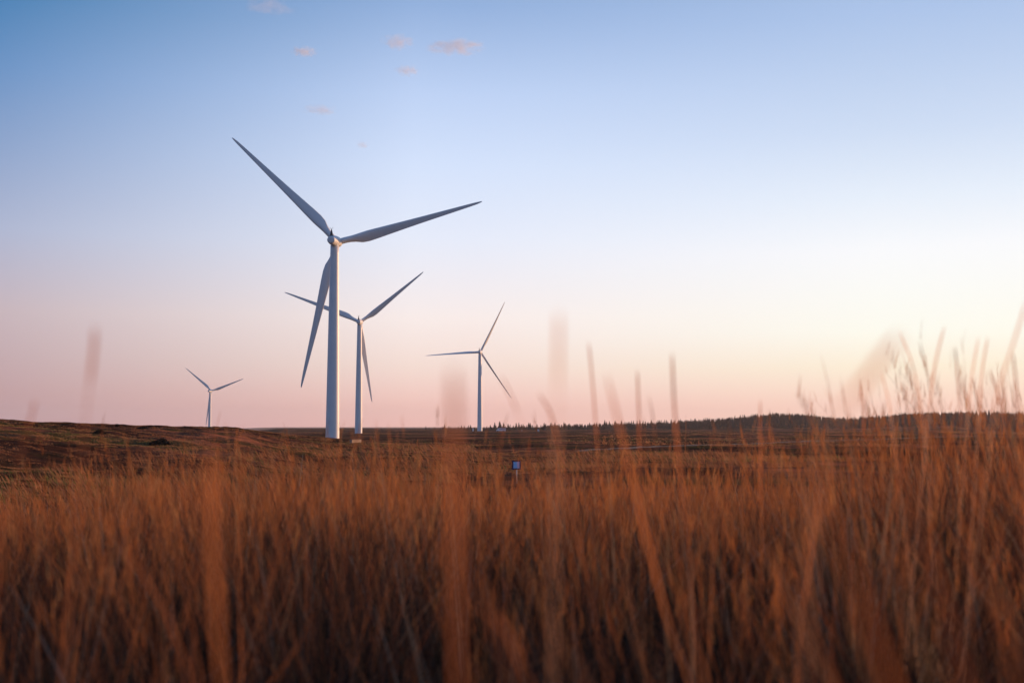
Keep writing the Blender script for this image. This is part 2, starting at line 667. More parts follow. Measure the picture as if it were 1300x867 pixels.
GT = 'wind turbines on the moor'
TURB = [  # x, y, z hub, z base (None = ground), shaft bearing, phase, pitch, cone, scale, label
    (-54.71, 347.81, 56.63, -4.38, 2.9, 135.3, 2, 0.8, 1, 'tallest white wind turbine, nearest of all, standing on the brow of the knoll'),
    (-88.07, 654.56, 59.5, -5.15, -1.0, 158.6, 3, -2.2, 1, 'mid sized wind turbine just right of and behind the tallest one'),
    (-26.86, 951.45, 61.24, -4.1, 5.0, 63.6, 52, 0, 1, 'wind turbine with thin feathered blades standing alone beside the row of conifers'),
    (-398.0, 1500.9, 45.3, None, 8.0, 139.6, 4, 0, 1, 'small distant wind turbine rising behind the skyline of the left knoll'),
    (-1727.0, 5000.0, 5.0, None, 4.0, 97.0, 4, 0, 0.26, 'minute far off wind turbine with only its rotor above the left skyline'),
]
parts0 = (tower_o, nac, hub, blades0)
copies = [(root, parts0)] + [copy_turbine() for _ in TURB[1:]]
for (r, ps), (x, y, zh, zb, psi, ph, pit, cone, sc_, lab) in zip(copies, TURB):
    if zb is None:
        zb = max(H1(x, y), zh - 67 * sc_)
    pose(r, ps, (x, y), zb, zh, psi, ph, pit, cone, sc_)
    tag(r, lab, 'wind turbine', GT)
    print('turbine', x, y, 'ground', round(H1(x, y), 2), 'base', round(zb, 2))


# ------------------------------------------------------------------ sign, van, boxes
def box_bm(bm, size, loc, bevel=0.0):
    r = bmesh.ops.create_cube(bm, size=1, matrix=Matrix.Translation(loc) @ Matrix.Diagonal((*size, 1)))
    if bevel:
        es = list({e for v in r['verts'] for e in v.link_edges})
        bmesh.ops.bevel(bm, geom=es, offset=bevel, segments=2, affect='EDGES', profile=0.6)
    return bm


def thing(name, loc, rz, label, cat, group=None):
    o = bpy.data.objects.new(name, None)
    COL.objects.link(o)
    o.location = loc
    o.rotation_euler = (0, 0, rz)
    return tag(o, label, cat, group)


def seat(px, py, D0, D1=40):
    """the ground point whose foot shows at photograph row py, searching from far to near"""
    for D in np.arange(D0, D1, -0.5):
        if HZ - H1((px - 650) / F * D, D) / D * F >= py:
            return at(px, D)
    return at(px, D1)


D = 85.0
sg = thing('marker_sign', at(655.6, D), RAD(2), 'small square navy sign with a pale blue centre on a thin pale post', 'sign')
zr = (HZ - 590.0) / F * D - sg.location.z      # centre of the plate above the ground
bm = bmesh.new()
bmesh.ops.create_cone(bm, cap_ends=True, segments=12, radius1=0.045, radius2=0.042, depth=zr + 0.5, matrix=Matrix.Translation((0.02, 0.05, (zr + 0.5) / 2 - 0.3)))
from_bm('post', bm, M_POST, sg, True)
from_bm('sign_plate', box_bm(bmesh.new(), (0.66, 0.03, 0.66), (0, 0, zr), 0.012), M_SIGN_BLUE, sg)
from_bm('sign_face', box_bm(bmesh.new(), (0.46, 0.008, 0.47), (0, -0.021, zr + 0.01), 0.003), M_SIGN_PALE, sg)

# van parked on the far side of the plain, nose to the left
D = 870.0
vn = thing('parked_van', at(636.0, D), RAD(4), 'long white van with blue windows parked before the far conifers', 'van')
sec = [(-3.65, 0.55, 0.95), (-3.55, 0.42, 1.12), (-2.75, 0.40, 1.32), (-2.05, 0.40, 2.15), (-1.75, 0.40, 2.45), (3.45, 0.40, 2.50), (3.62, 0.45, 2.35)]
rings = []
for x, z0, z1 in sec:
    w = 1.02
    w2 = w - 0.10 * (z1 - 1.0) / 1.5
    rings.append([(x, -w, z0), (x, -w, min(1.1, z1 - 0.05)), (x, -w2, z1 - 0.10), (x, -w2 + 0.12, z1), (x, w2 - 0.12, z1), (x, w2, z1 - 0.10), (x, w, min(1.1, z1 - 0.05)), (x, w, z0)])
from_bm('body', loft(rings), M_WHITE, vn)
for x0, x1 in ((-1.75, -0.85), (-0.65, 0.75), (0.90, 2.25), (2.4, 3.3)):
    from_bm('window', box_bm(bmesh.new(), (x1 - x0, 0.03, 0.66), ((x0 + x1) / 2, -0.99, 1.72), 0.01), M_GLASS, vn)
bm = loft([[(-2.80, -0.86, 1.36), (-2.80, 0.86, 1.36), (-2.86, 0.86, 1.40), (-2.86, -0.86, 1.40)], [(-2.10, -0.80, 2.10), (-2.10, 0.80, 2.10), (-2.18, 0.80, 2.15), (-2.18, -0.80, 2.15)]])
from_bm('windscreen', bm, M_GLASS, vn)
for wx in (-2.55, 2.1):
    for wy in (-0.90, 0.90):
        bm = bmesh.new()
        bmesh.ops.create_cone(bm, cap_ends=True, segments=20, radius1=0.37, radius2=0.37, depth=0.26, matrix=Matrix.Translation((wx, wy, 0.37)) @ Matrix.Rotation(RAD(90), 4, 'X'))
        from_bm('wheel', bm, M_TYRE, vn)
for wy in (-0.72, 0.72):
    from_bm('headlight', box_bm(bmesh.new(), (0.08, 0.32, 0.2), (-3.64, wy, 0.82), 0.02), M_LAMP, vn)


def cabinet(px, D, w, d, h, label, mat, name='utility_cabinet', rz=0.0, roof=True):
    t = thing(name, at(px, D), rz, label, 'cabinet')
    from_bm('plinth', box_bm(bmesh.new(), (w * 1.1, d * 1.1, 0.5), (0, 0, -0.1), 0.02), M_CONCRETE, t)
    from_bm('casing', box_bm(bmesh.new(), (w, d, h), (0, 0, 0.15 + h / 2), 0.03), mat, t)
    if roof:
        bm = loft([[(-w * .55, -d * .55, h + 0.153), (w * .55, -d * .55, h + 0.153), (w * .55, d * .55, h + 0.153), (-w * .55, d * .55, h + 0.153)],
                   [(-w * .5, -d * .1, h + 0.30), (w * .5, -d * .1, h + 0.30), (w * .5, d * .1, h + 0.30), (-w * .5, d * .1, h + 0.30)]])
        from_bm('roof', bm, mat, t)
    return t


cabinet(600.7, 935, 1.1, 0.9, 1.8, 'white upright cabinet just left of the tower foot of the feathered turbine', M_WHITE)
cabinet(683.3, 820, 1.3, 1.0, 1.3, 'small whitish box on the plain right of the long white van', M_WHITE)
cabinet(662.5, 860, 0.7, 0.7, 1.2, 'tiny greyish cabinet half hidden between the van and the whitish box', M_CONCRETE)
blk = thing('concrete_block', seat(452.2, 562.3, 340), RAD(62), 'low pale block lit orange on the slope right of the tallest tower', 'block')
zb = blk.location.z
from_bm('slab', box_bm(bmesh.new(), (3.0, 0.5, 1.0), (0, 0, 0.08), 0.05), M_CONCRETE, blk)
from_bm('lid', box_bm(bmesh.new(), (3.08, 0.58, 0.12), (0, 0, 0.645), 0.03), M_CONCRETE, blk)


# ------------------------------------------------------------------ heather bushes on the knoll
def bush_mesh(w, d, h, n, leaf):
    u = rng.random((n, 3))
    th = u[:, 0] * 2 * np.pi
    rad = np.sqrt(u[:, 1])
    lump = 0.75 + 0.35 * np.sin(3 * th + 1.3) * np.cos(2 * th) + 0.1 * rng.normal(size=n)
    x = np.cos(th) * rad * w / 2
    y = np.sin(th) * rad * d / 2
    top = h * (1 - 0.9 * rad ** 5) * (0.85 + 0.25 * np.sin(x * 5 / max(w, 1) * 2 + 1) + 0.12 * rng.normal(size=n))
    z = top * (1 - 0.6 * u[:, 2] ** 2)
    P = np.stack([x, y, z], -1)
    a = rng.normal(size=(n, 3)); a /= np.linalg.norm(a, axis=1)[:, None]
    b = rng.normal(size=(n, 3)); b -= a * (a * b).sum(1)[:, None]; b /= np.linalg.norm(b, axis=1)[:, None]
    s = leaf * (0.6 + 0.8 * rng.random((n, 1)))
    V = np.stack([P - a * s, P + b * s * 0.6, P + a * s, P - b * s * 0.6], 1).reshape(-1, 3)
    return np_mesh('heather_bush', V, np.arange(4 * n).reshape(n, 4))


def heather(px, py, wpx, hpx, label, dmax=None):
    # walk out along the column until the ground meets the line of sight to the bush's foot
    foot = py + hpx * 0.5
    best = None
    for D in np.arange(30, 240, 1.0):
        z = -(foot - HZ) / F * D
        g = H1((px - 650) / F * D, D)
        if g >= z:
            best = D
            break
    D = best or 170.0
    w, h = wpx / F * D, hpx / F * D
    p = at(px, D)
    me = bush_mesh(w, w * 1.3, h * 0.95, 1100, max(0.05, h * 0.12))
    o = link('heather_bush', me, M_HEATHER)
    o.location = p - Vector((0, 0, 0.06))
    print('heather', px, py, 'D', D, 'w', round(w, 2), 'h', round(h, 2))
    tag(o, label, 'bush', 'dark heather bushes on the knoll')


heather(205, 561, 26, 7.5, 'darkest and widest heather bush, alone mid way up the left knoll')
heather(128, 548, 16, 4.5, 'dark heather hump just below the faint far hill on the left skyline')
heather(182, 543, 16, 3.5, 'long low dark heather strip breaking the knoll skyline')
heather(150, 540, 6, 3, 'tiny dark heather tuft on the skyline under the minute far turbine')
heather(921, 591, 5, 5, 'small lone dark bush on the dark plain at right')


# ------------------------------------------------------------------ conifers
def conifer_np(n_tiers, segs, jitter):
    V, Q = [], []
    def quad(a, b, c, d):
        k = len(V)
        V.extend([a, b, c, d])
        Q.append((k, k + 1, k + 2, k + 3))
    # trunk
    for k in range(4):
        a0, a1 = k * math.pi / 2, (k + 1) * math.pi / 2
        quad((0.012 * math.cos(a0), 0.012 * math.sin(a0), -0.03), (0.012 * math.cos(a1), 0.012 * math.sin(a1), -0.03),
             (0.004 * math.cos(a1), 0.004 * math.sin(a1), 0.97), (0.004 * math.cos(a0), 0.004 * math.sin(a0), 0.97))
    for t in range(n_tiers):
        f = t / n_tiers
        z0 = 0.06 + 0.90 * f
        rr = 0.20 * (1 - f) ** 0.85 + 0.012
        dz = 0.20 * (1 - f) + 0.05
        off = random.random() * 6
        for s in range(segs):
            a = off + 2 * math.pi * s / segs + random.uniform(-.2, .2)
            r1 = rr * random.uniform(1 - jitter, 1 + jitter)
            da = math.pi / segs * 0.95
            zz = z0 - 0.03 + random.uniform(-.02, .02)
            quad((0, 0, z0 + dz), (r1 * .6 * math.cos(a - da), r1 * .6 * math.sin(a - da), z0 + dz * .25), (r1 * math.cos(a), r1 * math.sin(a), zz),
                 (r1 * .6 * math.cos(a + da), r1 * .6 * math.sin(a + da), z0 + dz * .25))
    return np.array(V, dtype=float), np.array(Q)


protos = [conifer_np(9, 7, 0.4) for _ in range(6)]


def wood():
    V, Q = [], []
    n0 = 0

    def add(x, y, h, sink=0.0):
        nonlocal n0
        v, q = random.choice(protos)
        a = random.random() * 6.28
        s = h * random.uniform(0.85, 1.15)
        w = v.copy()
        wx = (w[:, 0] * math.cos(a) - w[:, 1] * math.sin(a)) * s * 1.1
        wy = (w[:, 0] * math.sin(a) + w[:, 1] * math.cos(a)) * s * 1.1
        z = H1(x, y)
        V.append(np.stack([wx + x, wy + y, w[:, 2] * h + z - sink], -1))
        Q.append(q + n0)
        n0 += len(w)
    N = 3600
    for i in range(N):
        t = px2az(random.uniform(690, 1330))
        u = random.random()
        r = 1140 + 370 * u
        # only where the hill is wooded: from a bit above the plain upwards, thinner at the left end
        y = r / math.sqrt(1 + t * t)
        x = t * y
        if (t < px2az(830)) and r < 1330:
            continue
        if r < 1180 + 40 * math.sin(t * 40) :
            continue
        add(x, y, random.uniform(5.0, 8.0) * (0.75 if t < px2az(860) else 1.0))
    for i in range(520):      # a close row along the crest
        t = px2az(random.uniform(760, 1330))
        r = random.uniform(1470, 1530)
        y = r / math.sqrt(1 + t * t)
        add(t * y, y, random.choice([4.5, 5, 5.5, 6, 6.5, 7.5, 9.5]))
    return np_mesh('conifer_wood', np.vstack(V), np.vstack(Q))


wd = link('conifer_wood', wood(), M_CONIFER)
tag(wd, 'dark conifer plantation covering the low hills along the right horizon', 'wood', kind='stuff')

conif_me = []
for v, q in protos[:4]:
    conif_me.append(np_mesh('conifer_tree', v, q))
    conif_me[-1].materials.append(M_CONIFER)
GC = 'single conifers along the middle skyline'
cp = []
px = 556.0
while px < 950:
    step = random.uniform(2.0, 6.5) if px < 620 else random.uniform(1.4, 3.4)
    px += step
    if 604 < px < 614:
        continue
    hpx = random.uniform(2.5, 5.5) if px < 620 else random.choice([3.5, 4.5, 5.5, 6.5, 7, 8])
    if random.random() < 0.10:
        hpx *= 1.35
    cp.append((px, random.uniform(1120, 1250), hpx))
cp += [(484, 1240, 3), (489, 1240, 2.4), (541, 1220, 4.4), (545, 1230, 3.0), (552, 1220, 3.2), (468, 1240, 2.2), (503, 1220, 2.5), (517, 1220, 2.2)]
px = 562.0
while px < 790:
    px += random.uniform(1.2, 2.4)
    if not 604 < px < 614:
        cp.append((px, random.uniform(1120, 1280), random.uniform(1.4, 3.4) * (1.0 if px < 640 else 1.35)))
for i, (px, r, hpx) in enumerate(cp):
    y = r
    x = (px - 650) / F * y
    h = hpx / F * r * 1.25
    o = bpy.data.objects.new('conifer_tree', conif_me[i % 4])
    COL.objects.link(o)
    o.location = (x, y, H1(x, y))
    k = h * random.uniform(1.2, 2.0)
    o.scale = (k, k, h)
    o.rotation_euler = (0, 0, random.random() * 6.28)
    tag(o, 'small dark spiky conifer in the uneven row along the middle of the skyline', 'conifer', GC)


# ------------------------------------------------------------------ grass
def blades(base, h, w, lean_az, lean, bend, face, K, tint, curve=2.0, wpow=0.7):
    """ribbons: base (n,3); height, width, lean direction (bearing), lean and bend as fractions of the height"""
    n = len(h)
    t = np.linspace(0, 1, K + 1)[None, :]
    hx, hy = np.sin(lean_az)[:, None], np.cos(lean_az)[:, None]
    out = (lean[:, None] * t + bend[:, None] * t ** curve) * h[:, None]
    up = h[:, None] * (t - 0.35 * (np.abs(bend[:, None]) + 0.4 * np.abs(lean[:, None])) * t ** 2)
    cx = base[:, 0:1] + hx * out
    cy = base[:, 1:2] + hy * out
    cz = base[:, 2:3] + up
    ww = 0.5 * w[:, None] * np.clip(1 - t ** 2.2, 0.08, 1) ** wpow
    fx, fy = np.sin(face)[:, None], np.cos(face)[:, None]
    L = np.stack([cx - fx * ww, cy - fy * ww, cz], -1)
    Rr = np.stack([cx + fx * ww, cy + fy * ww, cz], -1)
    V = np.stack([L, Rr], 2).reshape(-1, 3)           # n,K+1,2,3
    b = (np.arange(n) * (K + 1) * 2)[:, None] + (np.arange(K) * 2)[None, :]
    q = np.stack([b, b + 1, b + 3, b + 2], -1).reshape(-1, 4)
    return V, q, np.repeat(tint, (K + 1) * 2)


def wedge(n, r0, r1, a0, a1, dens_pow=1.0):
    u = rng.random(n)
    r = (r0 ** (dens_pow + 1) + u * (r1 ** (dens_pow + 1) - r0 ** (dens_pow + 1))) ** (1 / (dens_pow + 1))
    a = np.radians(rng.uniform(a0, a1, n))
    return r * np.sin(a), r * np.cos(a)


def gmod(x, y):
    """how tall the grass grows: shorter at the far left, taller at the right"""
    t = np.where(y > 0.1, x / np.maximum(y, 0.1), np.sign(x) * 2)
    return np.interp(t, [-0.6, -0.44, -0.36, -0.25, 0.0, 0.2, 0.33, 0.45], [0.70, 0.73, 0.95, 1.0, 0.93, 0.95, 1.03, 1.06])


def grass_field(name, tussocks, per, spread, hmean, hsd, wmean, K, wind=0.10, nearmin=0.0, tint_shift=0.0, side=0.15, patch=0.0, clump=0.0, panicle=None):
    tx, ty = tussocks
    n = len(tx)
    idx = np.repeat(np.arange(n), per)
    m = len(idx)
    th = np.clip(rng.normal(size=n) * 0.27 + 1.0, 0.45, 1.5)
    tt = np.clip(rng.normal(0.46, 0.17, n) + patch * (fbm(tx, ty, 16.0, 2, 5) + 0.1 * fbm(tx, ty, 3.0, 2, 6)), 0, 1)
    a = rng.uniform(0, 2 * np.pi, m)
    rr = np.abs(rng.normal(size=m)) * spread
    bx, by = tx[idx] + rr * np.sin(a), ty[idx] + rr * np.cos(a)
    keep = np.hypot(bx, by) > nearmin
    idx, a, rr, bx, by = idx[keep], a[keep], rr[keep], bx[keep], by[keep]
    m = len(idx)
    bz = height(bx, by) - 0.02
    if clump:
        th = th * (1 + clump * fbm(tx, ty, 1.7, 2, 8))
    h = hmean * th[idx] * np.clip(rng.normal(1, hsd, m), 0.35, 1.65) * gmod(bx, by)
    lean = np.abs(rng.normal(0.06, side, m)) * 0.85
    bend = np.abs(rng.normal(0.05, 0.12, m))
    # wind pushes everything slightly to the left
    # no blade stands much above eye level except towards the right
    tt_ = np.where(by > 0.1, bx / np.maximum(by, 0.1), 9.0)
    cap = np.interp(tt_, [-0.45, -0.30, -0.03, -0.012, 0.02, 0.035, 0.15, 0.25, 0.32, 0.40, 0.5], [-0.070, -0.048, -0.045, -0.058, -0.058, -0.040, -0.030, -0.034, 0.01, 0.045, 0.05])
    if panicle is not None:
        cap = cap + 0.014 * np.clip(1.0 + 1.6 * fbm(bx, by, 1.3, 2, 21), -0.5, 2.0)
    else:
        cap = cap - np.interp(tt_, [0.2, 0.36], [0.0, 0.04])
    top = (cap + 0.024 * np.clip(rng.normal(size=m), -2.5, 1.3)) * np.hypot(bx, by)
    h = np.minimum(h, np.maximum(top - bz, 0.12))
    dx = np.sin(a) * lean - wind
    dy = np.cos(a) * lean
    az_ = np.arctan2(dx, dy)
    ln = np.hypot(dx, dy)
    w = wmean * np.clip(rng.normal(1, 0.35, m), 0.35, 2.2)
    tint = np.clip(tt[idx] + rng.normal(0, 0.23, m) + tint_shift, 0, 1)
    base = np.stack([bx, by, bz], -1)
    if panicle is not None:
        # flowering heads: short spikelets set along the top of each stem
        k = 9
        f = np.tile(np.linspace(0.76, 0.985, k), m)
        H, LN, AZ = np.repeat(h, k), np.repeat(ln, k), np.repeat(az_, k)
        BD = np.repeat(bend, k)
        o_ = (LN * f + BD * f ** 2) * H
        up = H * (f - 0.35 * (np.abs(BD) + 0.4 * np.abs(LN)) * f ** 2)
        P = np.stack([np.repeat(bx, k) + np.sin(AZ) * o_, np.repeat(by, k) + np.cos(AZ) * o_, np.repeat(bz, k) + up], -1)
        n2 = m * k
        PAN.append(blades(P, rng.uniform(0.045, 0.085, n2), rng.uniform(0.5, 1.1, n2) * panicle * 0.8, rng.uniform(0, 2 * np.pi, n2), rng.uniform(0.02, 0.2, n2),
                          rng.uniform(0, .2, n2), rng.uniform(0, np.pi, n2), 2, np.clip(rng.normal(0.6, 0.22, n2), 0, 1)))
    return blades(base, h, w, az_, ln, bend, rng.uniform(0, np.pi, m), K, tint)


PAN = []


def join(parts):
    V, Q, T, n0 = [], [], [], 0
    for v, q, t in parts:
        V.append(v)
        Q.append(q + n0)
        T.append(t)
        n0 += len(v)
    return np.vstack(V), np.vstack(Q), np.concatenate(T)


# tall dry grass in front: leaves in tussocks and taller flowering stems
# old leaves and thatch: dull brown, darkened in colour as shade, arching every way; fresh red-brown culms stand out of it
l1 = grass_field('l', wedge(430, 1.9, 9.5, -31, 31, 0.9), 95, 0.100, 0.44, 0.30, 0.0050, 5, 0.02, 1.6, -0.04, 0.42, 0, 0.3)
l2 = grass_field('m', wedge(1000, 1.0, 9.5, -31, 31, 0.8), 60, 0.20, 0.27, 0.35, 0.0060, 4, 0.03, 0.7, -0.30, 0.5)  # short litter tinted darkest, standing in for shade near the soil
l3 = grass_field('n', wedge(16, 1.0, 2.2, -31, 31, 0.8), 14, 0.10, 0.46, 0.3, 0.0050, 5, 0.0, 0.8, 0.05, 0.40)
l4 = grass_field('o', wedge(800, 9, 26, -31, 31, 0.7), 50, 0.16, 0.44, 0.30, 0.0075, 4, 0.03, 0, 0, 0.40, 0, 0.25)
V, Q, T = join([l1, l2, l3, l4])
th_o = link('shade_dark_dead_leaves', np_mesh('shade_dark_dead_leaves', V, Q, {'tint': T}), M_LEAF_SHADE)
tag(th_o, 'dull brown old grass leaves coloured extra dark as shade low in the foreground', 'grass', kind='stuff')

c1 = grass_field('a', wedge(290, 2.4, 9.5, -31, 31, 0.9), 46, 0.060, 0.63, 0.28, 0.0040, 5, 0.03, 2.1, 0.05, 0.34, 0, 0.52)
c1x = grass_field('x', wedge(420, 2.2, 9.5, -31, 31, 0.9), 8, 0.10, 0.62, 0.30, 0.0048, 6, 0.0, 2.0, 0.12, 0.60, 0, 0.2)
c1s = grass_field('s', wedge(560, 2.6, 10.5, -31, 31, 0.8), 8, 0.06, 0.88, 0.18, 0.0034, 5, 0.05, 2.4, 0.14, 0.19, 0, 0.3, 0.0042)
c2 = grass_field('b', wedge(800, 9, 26, -31, 31, 0.7), 40, 0.10, 0.66, 0.28, 0.0064, 4, 0.03, 0, 0.07, 0.26, 0, 0.5)
c2s = grass_field('bs', wedge(300, 9, 22, -31, 31, 0.7), 6, 0.10, 0.82, 0.20, 0.0050, 4, 0.05, 0, 0.14, 0.20, 0, 0.3, 0.007)
c3 = grass_field('c', wedge(900, 24, 70, -31, 31, 0.7), 34, 0.30, 0.45, 0.28, 0.016, 3, 0.06)
c5 = grass_field('near', wedge(120, 0.6, 3.6, 34, 88, 0.8), 60, 0.10, 0.95, 0.16, 0.006, 4, 0.05, 0.5)  # tall moor grass out of view at right, added to shade the near stems
c6 = grass_field('behind', wedge(620, 0.8, 6.5, 88, 329, 0.8), 55, 0.12, 0.66, 0.22, 0.009, 3, 0.04, 0.6)  # unseen moor grass behind the camera, added to block low sky light
c4 = grass_field('side', wedge(300, 1.2, 12, 31, 78, 1.0), 45, 0.12, 0.46, 0.2, 0.008, 3, 0.05, 0.9)
V, Q, T = join([c1, c1x, c1s, c2, c2s, c3, c4, c5, c6])
gr = link('moor_grass', np_mesh('moor_grass', V, Q, {'tint': T}), M_GRASS)
tag(gr, 'tall dry rust coloured moor grass filling the foreground', 'grass', kind='stuff')
V, Q, T = join(PAN)
pn = link('grass_seed_heads', np_mesh('grass_seed_heads', V, Q, {'tint': T}), M_HEAD)
tag(pn, 'orange seed heads along the tips of the foreground grass', 'grass', kind='stuff')
print('grass verts', len(V))

# low tussocks over the knoll and the plain
def patchy(tus, thr, keep_knoll=True):
    """tussocks grow in drifts on the plain and everywhere on the knoll"""
    x, y = tus
    t = x / np.maximum(y, 1)
    kn = np.interp(t, K_T, K_H) > 0.25
    d = fbm(x, y * 0.45, 45.0, 3, 12)
    k = (d > thr) | (kn & (np.hypot(x, y) < 280) & (fbm(x, y, 6.0, 2, 13) > -0.38))
    return x[k], y[k]


q1 = grass_field('k', patchy(wedge(5200, 34, 130, -33, 31, 0.6), -0.15), 50, 0.40, 0.48, 0.3, 0.026, 3, 0.50, 0, 0.06, 0.40, 0.50)
q2 = grass_field('k2', patchy(wedge(13000, 110, 270, -33, 31, 0.7), 0.0), 28, 0.45, 0.55, 0.3, 0.048, 3, 0.50, 0, 0.06, 0.40, 0.50)
q3 = grass_field('k3', patchy(wedge(12000, 265, 900, -33, 31, 0.6), 0.02), 12, 1.2, 0.48, 0.3, 0.16, 2, 0.35, 0, 0.10, 0.5, 0.55)
V, Q, T = join([q1, q2, q3])
tu = link('low_moor_tussocks', np_mesh('low_moor_tussocks', V, Q, {'tint': T}), M_TUFT)
tag(tu, 'low brown and olive tussocks covering the knoll and nearer plain', 'grass', kind='stuff')


# single tall stems close to the lens, each a plant of its own
def stem(points, d, thick, label, tint=0.6, head=0.0, leaf=False):
    rust = leaf and tint < 0.9
    head = 0.30 if rust else (0.17 if d < 1.7 else 0.26)
    low = (0.30 if d < 1.0 else 0.6) if rust else (0.12 if d < 0.7 else 0.28)
    thick *= 0.62 if d < 1.7 else 0.72
    """points: photograph pixels from the tip downwards, all at distance d; the last one is continued down to the soil"""
    P = [ray(px, py, d) for px, py in points]
    # all in the plane y = const (as the stem stands)
    y0 = P[0].y
    P = [p * (y0 / p.y) for p in P]
    s = (P[-1] - P[-2]) if len(P) > 1 else Vector((0, 0, -1))
    slope = s.x / min(s.z, -1e-4)
    zg = H1(P[-1].x, y0)
    k = P[-1].z - zg
    if k > 0.02:
        for f in (0.35, 0.7, 1.0):
            dz = k * f
            P.append(Vector((P[-1 if f == 0.35 else len(points) - 1].x if False else P[len(points) - 1].x - slope * dz * (1 - 0.35 * f), y0 + 0.04 * f * f, P[len(points) - 1].z - dz)))
    P = P[::-1]                       # from soil to tip
    P[0] = Vector((P[0].x, P[0].y, H1(P[0].x, P[0].y) - 0.02))
    origin = P[0].copy()
    # resample with a smooth curve
    pts = []
    n = len(P)
    for i in range(n - 1):
        p0, p1, p2, p3 = P[max(i - 1, 0)], P[i], P[i + 1], P[min(i + 2, n - 1)]
        for j in range(6):
            t = j / 6
            pts.append(0.5 * ((2 * p1) + (p2 - p0) * t + (2 * p0 - 5 * p1 + 4 * p2 - p3) * t * t + (3 * p1 - p0 - 3 * p2 + p3) * t ** 3))
    pts.append(P[-1])
    m = len(pts)
    V, Q = [], []
    turn = -0.85 + (len(label) * 37 % 100) / 100.0 * 0.6
    for i, p in enumerate(pts):
        f = i / (m - 1)
        body = low + (1 - low) * min(1.0, max(0.0, (f - (1 - head * 1.5)) / (0.5 * head)))
        r = thick / 2 * body * (1 - max(0.0, (f - 0.93) / 0.07) ** 1.6 * 0.8)
        q = p - origin
        ca, sa = math.cos(turn), math.sin(turn)
        # a leaf folded along its midrib
        for u, v in ((-r, 0.45 * r), (0, -0.15 * r), (r, 0.45 * r)):
            V.append((q.x + u * ca - v * sa, q.y + u * sa + v * ca, q.z))
        if i:
            b = (i - 1) * 3
            Q += [(b, b + 1, b + 4, b + 3), (b + 1, b + 2, b + 5, b + 4)]
    me = np_mesh('grass_stem', np.array([tuple(v) for v in V]), np.array(Q))
    at_ = me.attributes.new('tint', 'FLOAT', 'POINT')
    at_.data.foreach_set('value', [tint] * len(me.vertices))
    o = link('grass_stem', me, M_STEM)
    o.location = origin
    return tag(o, label, 'grass stem', 'tall blurred grass stems near the lens')


stem([(575, 466), (577, 600), (580, 860)], 0.60, 0.0062, 'broad rust stem rising upright in the middle, left of the feathered turbine', 0.55, leaf=True)
stem([(268, 572), (270, 700), (280, 860)], 0.72, 0.0078, 'thick glowing orange blade standing upright below the small distant turbine', 0.72, leaf=True)
stem([(120, 415), (114, 480), (106, 560)], 1.15, 0.0090, 'faint brownish stem against the sky at left, leaning right at its top', 0.5)
stem([(44, 508), (36, 540), (26, 580)], 1.5, 0.0068, 'faintest short stem at the far left over the knoll skyline', 0.5)
stem([(709, 396), (708, 480), (706, 600)], 0.80, 0.0050, 'tall very faint stem upright in the sky right of the feathered turbine', 0.93)
stem([(747, 434), (753, 500), (762, 620)], 2.4, 0.0062, 'slim stem with a leftward lean, first right of the tallest faint one', 0.6, 0.25)
stem([(770, 476), (800, 600), (848, 790), (875, 867)], 1.35, 0.0068, 'long orange blade slanting down to the right across the middle foreground', 0.68, leaf=True)
stem([(809, 470), (811, 530), (814, 640)], 2.5, 0.0055, 'thin upright stem over the conifer skyline, shorter of the middle pair', 0.58, 0.3)
stem([(853, 448), (857, 530), (872, 680)], 2.2, 0.0066, 'dark upright stem over the conifer skyline, taller of the middle pair', 0.5, 0.3)
stem([(1142, 424), (1100, 480), (1056, 540), (1036, 610), (1030, 700)], 0.62, 0.0080, 'broad faint stem slanting steeply to the right over the bright sky', 0.93, leaf=True)
stem([(1142, 420), (1160, 470), (1172, 540), (1180, 640)], 2.8, 0.0046, 'stem with its tip curving left beside the broad faint slanting one', 0.93)
stem([(1199, 414), (1186, 470), (1176, 560)], 2.8, 0.0052, 'tallest stem leaning right in the middle of the right hand group', 0.93, 0.1)
stem([(1212, 440), (1217, 490), (1222, 560)], 2.9, 0.0050, 'dark thin stem with leftward tip in the right hand group', 0.5, 0.3)
stem([(1242, 428), (1232, 490), (1226, 560)], 3.0, 0.0046, 'left one of two close parallel stems in the right hand group', 0.93, 0.2)
stem([(1254, 428), (1246, 480), (1240, 570)], 3.0, 0.0048, 'right one of two close parallel stems in the right hand group', 0.93, 0.2)
stem([(1303, 382), (1285, 440), (1266, 500), (1255, 580)], 2.2, 0.0050, 'tall pale stem curving in from the right edge of the picture', 0.93)
stem([(1256, 470), (1270, 510), (1280, 570)], 2.9, 0.0050, 'short stem with a bent dark tip near the right edge', 0.5, 0.3)
stem([(1286, 448), (1291, 500), (1296, 580)], 2.8, 0.0052, 'dark upright stem closest to the right edge', 0.5, 0.3)
stem([(1119, 474), (1128, 510), (1136, 570)], 2.9, 0.0042, 'slim stem left of the right hand group, tip to the left', 0.93)
stem([(1092, 496), (1098, 525), (1090, 570)], 2.9, 0.0046, 'small forked looking stem low over the right hill', 0.5, 0.3)
stem([(636, 478), (655, 520), (672, 580)], 1.6, 0.0048, 'short faint stem slanting left beside the feathered turbine tower', 0.5)
stem([(684, 500), (700, 530), (716, 600)], 1.9, 0.0060, 'dark short stem slanting left right of the feathered turbine', 0.45, 0.3)
stem([(965, 508), (965, 560), (967, 680)], 3.0, 0.0055, 'thin upright stem before the round wooded hill', 0.6, 0.2)
stem([(280, 521), (274, 548), (266, 590)], 4.6, 0.0040, 'tiny slender stem on the skyline beside the small distant turbine', 0.4)
